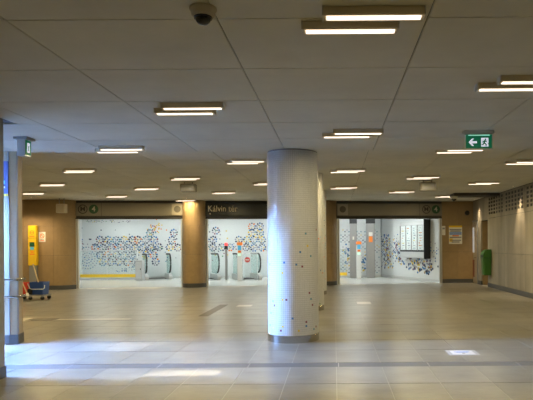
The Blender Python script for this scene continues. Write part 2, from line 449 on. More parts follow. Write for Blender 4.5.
# grey service door in the right wall, behind the pilaster
d = empty('door_1', (XR, 22.88, 0), label='pale service door with a tall narrow white panel at the far right corner', cat='door', kind='structure')
q = MB(); q.box(-.02, .05, -.48, .42, 0.02, 2.5, M_pale); q.obj('door_leaf', d, bevel=.004)
q = MB(); q.box(-.04, .05, -.53, -.48, 0, 2.56, M_greym); q.box(-.04, .05, .42, .47, 0, 2.56, M_greym); q.box(-.04, .05, -.53, .47, 2.5, 2.56, M_greym); q.obj('door_frame', d)
q = MB(); q.box(-.03, -.018, -.02, .22, 1.25, 2.28, emit('glowing_panel', (0.8, 0.86, 0.95), .25)); q.obj('pane', d)  # white door panel given a faint glow of its own
q = MB(); q.box(-.032, -.018, -.02, .22, .25, .95, mat('dull_red', (.25, .07, .03), .5)); q.obj('lower_panel', d)
q = MB(); q.tube([(-.02, -.36, 1.05), (-.08, -.36, 1.05), (-.08, -.24, 1.05)], .012, M_steel); q.obj('handle', d)
# upper wall over the door
q = MB(); q.box(XR, XR + .05, 22.35, 23.4, 2.56, ZB - .01, M_conc); q.obj('stone_panel', wr, bevel=.004)

# ------------------------------------------------------------------ stone walls and columns along the gate line
def arc_panel(name, parent, cx, cy, r, a0, a1, z0, z1, m, th=.05, n=8, gap=.006):
    ga = gap / r
    pts = [(cx + r * math.cos(t), cy + r * math.sin(t)) for t in [a0 + ga / 2 + (a1 - a0 - ga) * i / n for i in range(n + 1)]]
    pin = [(cx + (r - th) * math.cos(t), cy + (r - th) * math.sin(t)) for t in [a1 - ga / 2 - (a1 - a0 - ga) * i / n for i in range(n + 1)]]
    q = MB(); q.prism(pts + pin, z0 + gap / 2, z1 - gap / 2, m)
    return q.obj(name, parent)
COURSES = [(.16, 1.28), (1.28, 2.38), (2.38, ZB)]
def stone_column(x, y, label):
    e = empty('stone_column', (x, y, 0), label=label, cat='column')
    q = MB(); q.lathe([(.0, 0), (.385, 0), (.385, ZB - .001), (0, ZB - .001)], 0, 0, M_joint, 24); q.obj('core', e)
    for ci, (z0, z1) in enumerate(COURSES):
        for k in range(3):
            a = -PI / 2 - PI / 3 + k * 2 * PI / 3 + (.9 if ci == 1 else .25 * ci)
            arc_panel('stone_panel', e, 0, 0, .44, a, a + 2 * PI / 3, z0, z1, M_stone)
    q = MB(); q.lathe([(.40, 0), (.448, 0), (.448, .155), (.40, .155)], 0, 0, M_skirt, 32); q.obj('skirting', e)
    return e
stone_column(-5.46, 21.9, 'round tan stone column between the left gate and the lettered black header')
stone_column(-.33, 22.55, 'round tan stone column behind the row of white columns')
# rounded stone wall on the left (flat stretch + round end)
e = empty('wall_stone_left', label='tan stone wall with a rounded end left of the left gate', cat='wall', kind='structure')
cx, r0, yf = -10.45, .62, 20.85
q = MB(); q.prism([(XL, yf + .05), (cx, yf + .05)] + [(cx + (r0 - .05) * math.cos(t), yf + r0 + (r0 - .05) * math.sin(t)) for t in [-PI / 2 + PI / 2 * i / 8 for i in range(9)]] + [(cx + r0 - .05, 21.48), (XL, 21.48)], 0, ZB, M_joint); q.obj('core', e)
for (z0, z1) in COURSES:
    xs = [XL, -11.55, cx]
    for a, b in zip(xs[:-1], xs[1:]):
        q = MB(); q.box(a + .003, b - .003, yf, yf + .05, z0 + .003, z1 - .003, M_stone); q.obj('stone_panel', e, bevel=.003)
    arc_panel('stone_panel', e, cx, yf + r0, r0, -PI / 2, 0, z0, z1, M_stone)
q = MB(); q.prism([(XL, yf - .01), (cx, yf - .01)] + [(cx + (r0 + .01) * math.cos(t), yf + r0 + (r0 + .01) * math.sin(t)) for t in [-PI / 2 + PI / 2 * i / 8 for i in range(9)]] + [(cx + r0 + .01, 21.48), (XL, 21.48)], 0, .158, M_skirt); q.obj('skirting', e)
# stone wall on the right of the right gate
e = empty('wall_stone_right', label='tan stone wall right of the right gate, with a pinned notice', cat='wall', kind='structure')
yw = 23.12
q = MB(); q.box(4.45, XR + .05, yw + .05, yw + .6, 0, ZB + .02, M_joint); q.obj('core', e)
for (z0, z1) in COURSES:
    for a, b in ((4.45, 5.1), (5.1, XR)):
        q = MB(); q.box(a + .003, b - .003, yw, yw + .05, z0 + .003, z1 - .003, M_stone); q.obj('stone_panel', e, bevel=.003)
q = MB(); q.box(4.44, XR, yw - .01, yw + .05, 0, .158, M_skirt); q.obj('skirting', e)

# ------------------------------------------------------------------ white mosaic columns
ACC = [mat('mosaic_blue', (0.05, 0.17, 0.42), .3), mat('mosaic_yellow', (0.75, 0.52, 0.04), .3), mat('mosaic_maroon', (0.20, 0.04, 0.08), .3),
       mat('mosaic_teal', (0.10, 0.26, 0.36), .3), mat('mosaic_light_blue', (0.22, 0.45, 0.72), .3), mat('mosaic_grey', (0.33, 0.32, 0.38), .3),
       mat('mosaic_orange', (0.75, 0.20, 0.04), .3), mat('mosaic_green', (0.08, 0.30, 0.16), .3), mat('mosaic_navy', (0.02, 0.035, 0.09), .3)]
CR = .43
def mosaic_column(x, y, z_top, label, spots, rnd, seed):
    rr = random.Random(seed)
    e = empty('mosaic_column', (x, y, 0), label=label, cat='column', group='white mosaic columns in a row')
    q = MB(); q.lathe([(0, 0), (CR - .008, 0), (CR - .008, z_top), (0, z_top)], 0, 0, mat('mosaic_grout', (0.27, 0.27, 0.29), .8), 48); q.obj('core', e, smooth=True)
    n = 80; pz = 2 * PI * CR / n; rows_ = int((z_top - .12) / pz)
    cells = {}
    for (a, z, c) in spots: cells[(int((a % (2 * PI)) / (2 * PI / n)), int((z - .12) / pz))] = c
    q = MB(); s = .90
    for j in range(rows_):
        z0 = .12 + j * pz + pz * (1 - s) / 2; z1 = z0 + pz * s
        for i in range(n):
            a0 = (i + (1 - s) / 2) * 2 * PI / n; a1 = a0 + s * 2 * PI / n
            c = cells.get((i, j))
            if c is None and rr.random() < rnd(j * pz, a0): c = rr.randrange(8)
            m = M_white if c is None else ACC[c]
            rO = CR + rr.uniform(-.0008, .0008); rI = CR - .008
            c0, s0, c1, s1 = math.cos(a0), math.sin(a0), math.cos(a1), math.sin(a1)
            q.add([(rO * c0, rO * s0, z0), (rO * c1, rO * s1, z0), (rO * c1, rO * s1, z1), (rO * c0, rO * s0, z1),
                   (rI * c0, rI * s0, z0), (rI * c1, rI * s1, z0), (rI * c1, rI * s1, z1), (rI * c0, rI * s0, z1)],
                  [(0, 1, 2, 3), (4, 5, 1, 0), (5, 6, 2, 1), (6, 7, 3, 2), (7, 4, 0, 3)], m)
    tag(q.obj('mosaic_tiles', e), kind='stuff')
    q = MB(); q.lathe([(CR - .02, 0), (CR + .008, 0), (CR + .008, .118), (CR + .003, .122), (CR - .02, .122)], 0, 0, M_steel, 64)
    q.obj('base_ring', e, smooth=True)
    return e
C1 = (-.70, 9.55)
sp = [(194, 22, 1), (171, 45, 0), (206, 62, 3), (110, 80, 0), (154, 90, 0), (175, 96, 2), (104, 119, 1), (58, 85, 4), (200, 190, 2), (72, 220, 4),
      (106, 221, 1), (117, 221, 2), (207, 218, 3), (77, 237, 2), (211, 236, 2), (62, 265, 4), (145, 288, 0), (187, 298, 2), (187, 310, 0), (58, 310, 4),
      (68, 316, 1), (108, 317, 1), (97, 328, 2), (162, 333, 1), (215, 322, 3), (223, 312, 2), (50, 130, 5), (52, 168, 3), (188, -24, 3), (224, -40, 2)]
spots = []
for (u, v, c) in sp:
    px, py = 255 + u / 3.64, 240 + v / 3.64
    sn = max(-.985, min(.985, (px - 292.9) / 25.3)); th = math.asin(sn)
    yd = C1[1] - CR * math.cos(th)
    spots.append((-PI / 2 + th, H - (py - VY + ROLL * (px - VX)) * yd / F, c))
mosaic_column(C1[0], C1[1], ZF, 'large white mosaic column in front, steel ring at its foot', spots,
              lambda z, a: .008 if (z < 1.6 and 0.2 < a < PI - .2) else 0, 3)
mosaic_column(-.69, 13.95, ZB, 'middle white mosaic column, mostly hidden behind the front one', [], lambda z, a: .016 if z < 2 else .003, 5)
mosaic_column(-.68, 18.35, ZB, 'rear white mosaic column, farthest of the row', [], lambda z, a: .05 if 1.4 < z < 2.6 else .02, 9)

# ------------------------------------------------------------------ twin strip ceiling lights
TUBE = bpy.data.lights.new('tube', 'AREA'); TUBE.shape = 'RECTANGLE'; TUBE.size = .62; TUBE.size_y = .05; TUBE.energy = LAMP; TUBE.color = (1.0, 0.81, 0.42)
def build_light():
    e = empty('ceiling_light')
    for (dx, dy) in ((.075, -.12), (-.075, .12)):
        q = MB(); q.box(dx - .335, dx + .335, dy - .06, dy + .06, -.058, 0, M_house); h = q.obj('housing', e, bevel=.006)
        q = MB()
        q.box(dx - .345, dx - .335, dy - .063, dy + .063, -.062, 0, M_housew); q.obj('end_cap', h)
        q = MB(); q.box(dx + .335, dx + .345, dy - .063, dy + .063, -.062, 0, M_housew); q.obj('end_cap', h)
        q = MB(); q.box(dx - .315, dx + .315, dy - .04, dy + .015, -.066, -.0585, M_lamp); q.obj('diffuser', h)
        lo = bpy.data.objects.new('tube', TUBE); col.objects.link(lo); lo.parent = h; lo.location = (dx, dy - .012, -.069)
    return e
LIGHTS = [  # px, py (of the pair), zone, label
 (363, 26, 'F', 'twin strip light nearest the viewer, top of the picture'),
 (190, 112, 'F', 'twin strip light in front of the ceiling step, left of the white column'),
 (524, 87, 'F', 'twin strip light at the right edge, highest on that side'),
 (353, 136, 'F', 'twin strip light just right of the white column top, before the ceiling step'),
 (120.5, 151.5, 'F', 'twin strip light along the ceiling step, nearest the left exit sign'),
 (460, 152, 'B', 'twin strip light just below and left of the arrow exit sign'),
 (246, 163, 'B', 'twin strip light touching the white column on its left'),
 (80, 172, 'B', 'second twin strip light behind the left exit sign, right of the stair pillar'),
 (348, 172, 'B', 'twin strip light right of the middle mosaic column'),
 (186, 179.5, 'B', 'twin strip light with a grey box hanging behind it, left half'),
 (527, 163.5, 'B', 'twin strip light cut by the right edge, above the perforated wall'),
 (423, 178.5, 'B', 'twin strip light with a grey box hanging behind it, right half'),
 (344, 188.5, 'B', 'twin strip light above the left end of the right gate header'),
 (147, 189.5, 'B', 'twin strip light above the middle of the left gate header'),
 (53, 185.5, 'B', 'twin strip light over the yellow help point, third from the stair pillar'),
 (402, 192.5, 'B', 'twin strip light above the middle of the right gate header'),
 (484, 184, 'B', 'twin strip light nearest the dark duct by the right wall'),
 (224, 193.5, 'B', 'twin strip light above the black lettered header'),
 (117, 197, 'B', 'farthest twin strip light, above the left gate emblem'),
 (34, 194, 'B', 'small twin strip light partly above the stone wall beside the stair pillar'),
 (268, 184.5, 'B', 'twin strip light half hidden behind the white column'),
 (186, 201, 'B', 'small twin strip light right before the stone column'),
 (447, 197, 'B', 'small twin strip light at the far right before the dark duct'),
]
proto = build_light(); first = True
def place_light(x, y, z, label, group='twin strip lights on the ceiling'):
    global first
    o = proto if first else copy_tree(proto); first = False
    o.location = (x, y, z); tag(o, label, 'ceiling light', group)
for px, py, zn, lb in LIGHTS:
    z = ZF if zn == 'F' else ZB
    dy = py - VY + ROLL * (px - VX)
    Y = (z - .064 - H) * F / -dy
    Y = min(Y, 20.4) if px < 150 else min(Y, 21.2)
    if zn == 'B': Y = max(Y, YE + .35)
    place_light((px - VX) * Y / F, Y, z, lb)
off = [(-1.75, 1.9, ZF), (2.0, 1.2, ZF), (4.6, 3.4, ZF)]
for x, y, z in off: place_light(x, y, z, 'twin strip light on the ceiling behind or above the viewer', 'twin strip lights out of frame')
for x, y in ((-7.6, 12.4), (-9.6, 13.8), (-11.3, 16)): place_light(x, y, ZB, 'twin strip light hidden behind the stair pillar', 'twin strip lights behind the stair pillar')

# ------------------------------------------------------------------ ceiling mounted things
def dome_camera(x, y, z, s, label, mshell=M_beige):
    e = empty('dome_camera', (x, y, z), label=label, cat='camera'); e.scale = (s, s, s)
    q = MB(); q.lathe([(0, 0), (.088, 0), (.09, -.012), (.082, -.02), (.075, -.05), (.058, -.062), (0, -.062)], 0, 0, mshell, 28); q.obj('housing', e, smooth=True)
    q = MB(); q.lathe([(.054, -.06)] + [(.054 * math.cos(t), -.062 - .052 * math.sin(t)) for t in [PI / 2 * i / 6 for i in range(7)]], 0, 0, M_dome, 28); q.obj('dome', e, smooth=True)
    q = MB(); q.lathe([(.052, -.06), (.060, -.06), (.060, -.07), (.055, -.07)], 0, 0, M_black, 28); q.obj('ring', e)
    return e
p = P(203, 5, 3.72); dome_camera(p.x, 3.72, ZF, 1.0, 'beige dome camera with a smoked dome on the near ceiling')
p = P(454, 200, 19.6); dome_camera(p.x, 19.6, ZB - .10, 1.5, 'small pale dome camera under the dark duct at the far right', M_housew)
# dark duct by right wall
q = MB(); q.box(4.15, XR - .02, 19.3, 20.1, ZB - .10, ZB - .0, mat('dark_duct', (0.06, 0.055, 0.05), .6)); du = tag(q.obj('ceiling_duct', bevel=.01), 'flat dark duct across the ceiling beside the right wall', 'duct')
# exit sign with arrow
Ys = 7.8; c = P(478.5, 142.5, Ys)
e = empty('exit_sign', (c.x, Ys, ZF), label='green lit exit sign with white left arrow and running figure', cat='exit sign')
zt, zb = ZF - .055, P(478, 149.5, Ys).z
q = MB(); q.box(-.215, .215, -.04, .04, -.05, 0, M_alu); q.obj('bracket', e, bevel=.008)
zt -= ZF; zb -= ZF
q = MB(); q.box(-.195, .195, -.022, .022, zb, zt, M_alu); q.obj('frame', e, bevel=.004)
q = MB(); q.box(-.18, .18, -.026, -.022, zb + .015, zt - .004, M_exitg); q.obj('face', e)
q = MB(); q.box(-.15, .15, -.028, -.026, zt - .022, zt - .008, M_exitl); q.obj('tube_glow', e)
zm = (zb + zt) / 2 - .008
q = MB()
q.prof([(-.145, zm), (-.095, zm + .052), (-.07, zm + .052), (-.10, zm + .014), (-.03, zm + .014), (-.03, zm - .014), (-.10, zm - .014), (-.07, zm - .052), (-.095, zm - .052)], -.029, -.026, M_exitw)
q.obj('arrow', e)
q = MB(); q.box(.03, .13, -.029, -.026, zm - .06, zm + .06, M_exitw); dw = q.obj('doorway_symbol', e)
q = MB(); disc(q, .09, -.029, zm + .04, .012, M_exitg, 10, .002)
for a, b, w in (((.085, .028), (.07, -.012), .012), ((.07, -.012), (.10, -.03), .009), ((.10, -.03), (.095, -.055), .008), ((.07, -.012), (.05, -.035), .009), ((.05, -.035), (.035, -.04), .008),
                ((.083, .022), (.11, .008), .007), ((.083, .022), (.055, .012), .007), ((.055, .012), (.048, -.006), .006), ((.12, -.02), (.15, -.03), .008)):
    ax, az, bx, bz = a[0], zm + a[1], b[0], zm + b[1]
    L = math.hypot(bx - ax, bz - az); nx, nz = -(bz - az) / L * w, (bx - ax) / L * w
    q.prof([(ax + nx, az + nz), (bx + nx, bz + nz), (bx - nx, bz - nz), (ax - nx, az - nz)], -.031, -.029, M_exitg)
q.obj('figure', dw)
# boxy exit sign by the stair pillar
e = empty('exit_box_sign', (-4.46, 8.0, ZF), label='grey box exit sign with a green lit side on the ceiling by the stair pillar', cat='exit sign')
q = MB(); q.box(-.10, .10, -.03, .20, -.035, 0, M_greym); q.obj('bracket', e, bevel=.004)
q = MB(); q.box(-.06, .055, 0, .16, -.27, -.035, M_alu); b_ = q.obj('body', e, bevel=.004)
q = MB(); q.box(.055, .061, .01, .15, -.25, -.045, M_exitg); q.obj('face', e)
q = MB(); q.box(.061, .063, .05, .11, -.22, -.08, M_exitw); sym = q.obj('doorway_symbol', e)
q = MB(); q.box(.063, .065, .068, .092, -.2, -.12, M_exitg); q.obj('figure', sym)
# hanging boxes
def hang_box(px0, px1, py0, py1, Y, name, m, label, cat, d=.22, side=None):
    a, b = P(px0, py1, Y), P(px1, py0, Y); cx_ = (a.x + b.x) / 2
    e = empty(name, (cx_, Y, 0), label=label, cat=cat); w = (b.x - a.x) / 2
    zt_ = min(b.z, ZB - .06)
    q = MB(); q.box(-w, w, -d / 2, d / 2, a.z, zt_, m); q.obj('body', e, bevel=.01)
    q = MB(); q.box(-w * .8, w * .8, -d / 2 - .006, -d / 2, a.z + .03, zt_ - .03, side or M_greym); q.obj('grille', e)
    for s_ in (-1, 1):
        q = MB(); q.tube([(s_ * w * .55, 0, zt_ - .01), (s_ * w * .55, 0, ZB)], .014, M_greym); q.obj('hanger', e)
hang_box(181, 196, 183, 192, 15.5, 'ceiling_speaker', mat('speaker_grey', (.24, .22, .19), .6), 'grey speaker box under the ceiling left of the white column', 'speaker')
hang_box(420, 435, 182, 191, 15.5, 'ceiling_speaker', mat('speaker_grey', (.24, .22, .19), .6), 'grey speaker box under the ceiling before the right gate', 'speaker')
hang_box(57.5, 66, 204, 213, 20.3, 'hanging_box', M_beige, 'small pale box on two rods hanging before the left stone wall', 'box', side=M_pale)

# ------------------------------------------------------------------ gates
def portal(x0, x1, label, style):
    """header, dark shutter box and side rails in the line of the gates"""
    xm = (x0 + x1) / 2
    e = empty('gate_portal', (xm, gy(xm), 0), GA, label, 'gate')
    w = (x1 - x0) / 2 / math.cos(GA)
    q = MB(); q.box(-w, w, .02, .30, 2.66, ZB, M_black if style == 1 else M_joint); q.obj('shutter_box', e)
    q = MB(); q.box(-w, w, -.03, .02, 2.78, 3.27, M_headb if style == 1 else M_head); hd = q.obj('header_panel', e, bevel=.006)
    q = MB(); q.box(-w, w, -.035, .02, 2.66, 2.70, M_ink); q.obj('shutter_slot', e)
    for s_ in (-1, 1):
        xx = s_ * (w - .055)
        q = MB(); q.box(xx - .055, xx + .055, -.02, .12, 0, 2.66, M_alu)
        q.box(xx - .015, xx + .015, -.024, -.02, .02, 2.64, M_greym); q.obj('side_rail', e, bevel=.004)
    zc_ = 3.035
    if style in (0, 2):
        s_ = -1 if style == 0 else 1
        mx = s_ * w + (.27 if style == 0 else -.66); nx = mx + .40
        q = MB(); disc(q, mx, -.03, zc_, .175, M_ink, 32, .008, .145); rg = q.obj('metro_emblem', e)
        me = text_mesh('letter', 'M', .26, M_ink, .004, .003); o = inst('letter', me, (mx, -.034, zc_), rg)
        q = MB(); disc(q, nx, -.03, zc_, .175, M_green, 32, .008); bd = q.obj('line_badge', e)
        me = text_mesh('numeral', '4', .27, mat('badge_cream', (.5, .46, .36), .5), .004, .004); inst('numeral', me, (nx, -.042, zc_), bd)
        sx = -s_ * (w - .24)
        q = MB(); q.box(sx - .21, sx + .21, -.036, -.03, 2.80, 3.25, mat('speaker_plate', (.36, .32, .25), .5)); spk = q.obj('speaker_plate', e)
        q = MB(); disc(q, sx, -.036, zc_, .13, M_dirt, 24, .01); q.obj('speaker_grille', spk)
        for jx in ((nx + .28) if style == 0 else (mx - .28),):
            q = MB(); q.box(jx - .006, jx + .006, -.033, -.029, 2.78, 3.27, M_joint); q.obj('panel_joint', e)
    else:
        me = text_mesh('lettering', 'Kálvin tér', .34, M_cream, .006, .0)
        wd = max(v.co.x for v in me.vertices) - min(v.co.x for v in me.vertices)
        inst('lettering', me, (-w + .12 + wd / 2 * .86, -.036, 3.05), e).scale = (.86, 1, 1)
        q = MB(); disc(q, -w + .2, -.03, 2.86, .025, M_cream, 10, .006); q.obj('dot_mark', e)
    return e
portal(-9.85, -5.85, 'gate under the pale header with M and green 4 at its left end', 0)
portal(-5.05, -.72, 'gate under the black header lettered Kálvin tér', 1)
portal(.12, 4.45, 'gate under the pale header with M and green 4 at its right end', 2)
# upper beam above the columns so that the line closes
q = MB(); q.box(-4.98 - .87, -4.98, .12, .30, 2.6, ZB + .1, M_joint, Matrix.Translation((0, 21.85, 0))); q.box(-.72, .12, .12, .30, 2.6, ZB + .1, M_joint, Matrix.Translation((0, 22.5, 0)))
tag(q.obj('trim_1'), 'dark beam ends behind the stone columns', 'beam', kind='structure')

# ------------------------------------------------------------------ ticket hall behind the gates
q = MB(); q.prism([(XL, gy(XL) + .28), (4.7, gy(4.7) + .28), (4.7, 31), (XL, 31)], -.3, -.002, M_hallfloor)
tag(q.obj('floor_hall'), 'bright polished pale floor of the ticket hall behind the gates', 'floor', kind='structure')
ZH = 3.25
q = MB(); q.prism([(XL, gy(XL) + .3), (4.7, gy(4.7) + .3), (4.7, 31), (XL, 31)], ZH, ZH + .2, M_paper)
tag(q.obj('ceiling_hall'), 'white ceiling of the ticket hall behind the gates', 'ceiling', kind='structure')
YB = 28.0
wb_ = wallbox('wall_hall_back', XL, 2.35, YB + .01, YB + .3, 0, ZH, M_mwall, 'white mosaic wall with coloured ring patterns behind the gates')
wl_ = wallbox('wall_hall_left', XL - .3, XL, 21.5, 28.3, 0, ZH, M_mwall, 'left end wall of the bright ticket hall')
# oblique right wall
A, B = Vector((2.3, 28.3, 0)), Vector((4.42, 23.3, 0))
dv = (B - A); L = dv.length; dv.normalize(); ang = math.atan2(dv.y, dv.x)
TW = Matrix.Translation(A) @ Matrix.Rotation(ang, 4, 'Z')      # local x along wall towards viewer, local -y faces the hall
q = MB(); q.box(-.1, L, .01, .3, 0, ZH, M_mwall, TW)
wo_ = tag(q.obj('wall_hall_right'), 'slanting white mosaic wall at the right of the ticket hall', 'wall', kind='structure')
q = MB(); q.box(-.1, L, -.005, .01, 0, .12, M_alu, TW); q.obj('skirting', wo_)
q = MB(); q.box(XL, 2.35, YB - .005, YB + .01, 0, .1, M_alu); q.obj('skirting', wb_)
# wall between hall right wall and stone wall
PAL = [8, 0, 8, 3, 1, 5, 2, 5, 7, 5]
def dots_to(q, T, x, z, s, c, rr):
    n = 6; a0 = rr.random() * PI
    pts = [(x + s * math.cos(a0 + 2 * PI * i / n), z + s * math.sin(a0 + 2 * PI * i / n)) for i in range(n)]
    q.prof(pts, -.006, .012, ACC[c], T)
def ring(q, T, x, z, r, n, s, rr, cs):
    for i in range(n):
        a = 2 * PI * i / n + .2
        dots_to(q, T, x + r * math.cos(a), z + r * math.sin(a), s * rr.uniform(.85, 1.1), rr.choice(cs), rr)
rr = random.Random(11)
q = MB(); TB = Matrix.Translation((0, YB, 0))
def hp(px, py): v = P(px, py, YB); return v.x, v.z
def flower(px, py, sc=1.0):
    x, z = hp(px, py); cs = rr.choice([[8, 0, 3, 8, 1], [8, 8, 5, 8, 0], [0, 2, 5, 8, 8], [3, 5, 8], [0, 8, 5, 8, 6]])
    ring(q, TB, x, z, .165 * sc, 9, .046 * sc, rr, cs); ring(q, TB, x, z, .07 * sc, 3, .032, rr, [1, 5, 8, 0]); 
    if rr.random() < .6: dots_to(q, TB, x, z, .035, rr.choice(PAL), rr)
def lattice(py, x0, x1, p=1.0, odd=0):
    x = x0 + odd * 4.0
    while x <= x1:
        if rr.random() < p: flower(x + rr.uniform(-.3, .3), py + rr.uniform(-.3, .3))
        x += 8.0
for (py, x0, x1, p_, od) in ((233, 150, 160, .8, 0), (233, 174, 178, 1, 0), (240, 79, 84, 1, 0), (240, 100, 132, 1, 0), (240, 138, 158, 1, 0), (240, 172, 178, 1, 0), (247.5, 79, 160, .92, 0), (247.5, 170, 180, .8, 0),
                            (255, 100, 136, .95, 0), (255, 146, 158, .9, 0), (262, 79, 84, .7, 0), (262, 103, 137, .65, 0), (262, 148, 158, .6, 0),
                            (231, 216, 219, 1, 0), (240, 205, 220, 1, 0), (247.5, 205, 218, .9, 0), (254, 205, 212, .8, 0), (240, 239, 249, 1, 0), (247.5, 222, 264, .7, 0),
                            (226.5, 252, 264, 1, 0), (233, 252, 268, .9, 0), (240, 254, 268, 1, 0), (254, 256, 268, .5, 0), (240, 272, 330, .7, 0), (247.5, 272, 330, .7, 0), (255, 272, 330, .4, 0)):
    lattice(py, x0, x1, p_, od)
for rd, nn in ((.12, 7), (.26, 14), (.40, 20), (.54, 26)):
    x, z = hp(87, 258); ring(q, TB, x, z, rd, nn, .036, rr, [5, 3, 0, 5])
for i in range(230):     # loose scattered tiles
    x, z = hp(rr.uniform(78, 335), min(268, max(222, rr.gauss(247, 8)))); dots_to(q, TB, x, z, rr.uniform(.022, .04), rr.choice(PAL), rr)
for i in range(40):
    x, z = hp(rr.uniform(80, 130), 220 + rr.uniform(0, 2.5)); dots_to(q, TB, x, z, .022, rr.choice(PAL), rr)
for i in range(26):
    t = rr.random(); x, z = hp(115 + 22 * t + rr.uniform(-2, 2), 273 - 6 * t + rr.uniform(-2, 2)); dots_to(q, TB, x, z, .03, rr.choice([5, 0, 3]), rr)
for i in range(30):
    x, z = hp(rr.gauss(155, 5), rr.gauss(228, 3)); dots_to(q, TB, x, z, .035, rr.choice([1, 1, 0, 6]), rr)
# diamond lattice behind the right gate
for i in range(26):
    for j in range(13):
        x, z = hp(335 + i * 2.0, 230 + j * 3.4 + (1.7 if i % 2 else 0)); 
        if rr.random() < .72 and x < 2.25: dots_to(q, TB, x, z, .034, rr.choice([5, 5, 3, 8, 1]), rr)
for i in range(46):
    x, z = hp(rr.choice([349, 361, 367, 345]) + rr.uniform(-3, 3), rr.gauss(256, 8)); dots_to(q, TB, x, z, .05, rr.choice([0, 0, 3, 1]), rr)
tag(q.obj('mosaic_tiles', wb_), kind='stuff')
# mosaic on the oblique wall
q = MB()
for i in range(48):
    for j in range(15):
        x = .1 + i * .11; z = .45 + j * .125 + (.06 if i % 2 else 0)
        fade = 1 - abs(z - 1.3) / 1.1 - .10 * x
        if rr.random() < fade: dots_to(q, TW, x, z, .033, rr.choice([5, 5, 3, 0]), rr)
for (u, w_, z0, z1, n) in ((.75, .25, .45, 2.1, 70), (2.0, .2, .6, 1.7, 45), (3.7, .5, .35, 1.0, 70), (4.5, .3, .3, .8, 25)):
    for i in range(n):
        dots_to(q, TW, u + rr.gauss(0, w_), rr.uniform(z0, z1), .05, rr.choice([0, 8, 8, 1, 5, 2]), rr)
tag(q.obj('mosaic_tiles', wo_), kind='stuff')
# hall ceiling luminaires
hl = None
for (x, y) in [(-10.6, 24.2), (-8.2, 24.4), (-5.8, 24.6), (-3.4, 24.8), (-1.0, 25), (1.0, 25.2), (2.4, 24.4), (-10.6, 26.4), (-8.2, 26.4), (-5.8, 26.4), (-3.4, 26.4), (-1.0, 26.4), (1.2, 26.8)]:
    if hl is None:
        hl = empty('hall_light'); q = MB(); q.box(-.62, .62, -.17, .17, -.06, 0, M_alu); q.obj('housing', hl, bevel=.006)
        q = MB(); q.box(-.58, .58, -.14, .14, -.066, -.06, M_hlamp); q.obj('diffuser', hl); o = hl
    else: o = copy_tree(hl)
    o.location = (x, y, ZH); tag(o, 'cool white ceiling light of the ticket hall, hidden above the gate headers', 'ceiling light', 'cool white lights of the ticket hall')

# glass barrier with yellow foot strip
def barrier(x0, x1, y, posts, label):
    e = empty('glass_barrier', ((x0 + x1) / 2, y, 0), label=label, cat='barrier'); xm = (x0 + x1) / 2
    xs = [x0] + posts + [x1]
    for a, b in zip(xs[:-1], xs[1:]):
        q = MB(); q.box(a - xm + .02, b - xm - .02, -.008, .008, .12, 1.40, M_glass); q.obj('glass_pane', e)
    for a in xs:
        q = MB(); q.box(a - xm - .012, a - xm + .012, -.02, .02, 0, 1.42, M_alu); q.obj('post', e)
    q = MB(); q.tube([(x0 - xm, 0, 1.42), (x1 - xm, 0, 1.42)], .022, M_alu); q.obj('top_rail', e)
    q = MB(); q.box(x0 - xm, x1 - xm, -.02, .02, .02, .12, M_alu); q.obj('foot_rail', e)
    q = MB(); q.box(x0 - xm, x1 - xm, -.024, -.01, .12, .27, M_yel); q.obj('yellow_strip', e)
barrier(-12.0, -9.2 + .1 - .0, 26.9, [-10.8], 'glass barrier with yellow foot strip behind the stone wall, far left') if False else None
barrier(-12.2, -9.25, 27.0, [-11.0], 'glass barrier with yellow foot strip, leftmost in the left gate') if False else None
barrier(-12.3, P(137, 270, 27.0).x, 27.0, [P(107, 270, 27.0).x], 'long glass barrier with yellow foot strip in the left gate')
barrier(P(333, 270, 27.2).x, P(347, 270, 27.2).x, 27.2, [], 'short glass barrier with yellow foot strip at the left of the right gate')

def escalator(px, Y, ref, label, hw=.45, rz=-1.12):
    b = P(px, 275, Y)
    ux, uy = -math.sin(rz), math.cos(rz)                    # local y in world
    e = empty('escalator', (b.x - ux * ref * hw, Y - uy * ref * hw, 0), rz, label, 'escalator', 'escalator ends in the ticket hall')
    LB = -1.15
    for yy in (-hw, hw):
        arc = [(.30 * math.sin(t), .78 + .42 * math.cos(t)) for t in [PI * i / 10 for i in range(11)]]
        q = MB(); q.prof([(LB, 1.2)] + arc + [(-.05, .26), (LB, .26)], yy - .007, yy + .007, M_eglass); q.obj('glass_panel', e)
        q = MB(); q.tube([(x, yy, z) for x, z in [(LB, 1.21)] + [(.32 * math.sin(t), .78 + .44 * math.cos(t)) for t in [PI * i / 12 for i in range(13)]]], .04, M_rubber); q.obj('handrail', e)
        q = MB(); q.prof([(LB, 0), (.34, 0), (.34, .16), (.2, .26), (LB, .26)], yy - .08, yy + .08, M_alu); q.obj('skirt_panel', e, bevel=.01)
    q = MB(); q.box(LB, .45, -hw + .09, hw - .09, 0, .012, M_greym); q.obj('landing_plate', e)
    for k in range(3):
        q = MB(); q.box(LB + .28 * k, LB + .26 + .28 * k, -hw + .1, hw - .1, .012, .03, M_ink); q.obj('step', e)
escalator(146, 26.75, -1, 'escalator end beside the grey cabinet in the left gate', .55)
escalator(217.5, 26.6, 1, 'escalator end at the left in the gate under the black header')
escalator(258.5, 26.6, 1, 'escalator end by the white column in the gate under the black header')

# grey cabinet
p = P(140.2, 278, 26.2)
e = empty('cabinet', (p.x, 26.2, 0), label='narrow grey metal cabinet by the glass barrier in the left gate', cat='cabinet')
q = MB(); q.box(-.15, .15, -.2, .2, 0, .95, mat('cabinet_grey', (.45, .45, .45), .4)); q.obj('body', e, bevel=.012)
q = MB(); q.box(-.12, .12, -.206, -.2, .1, .88, M_alu); q.obj('door', e, bevel=.002)
q = MB(); q.box(.07, .10, -.216, -.206, .5, .58, M_black); q.obj('lock', e)

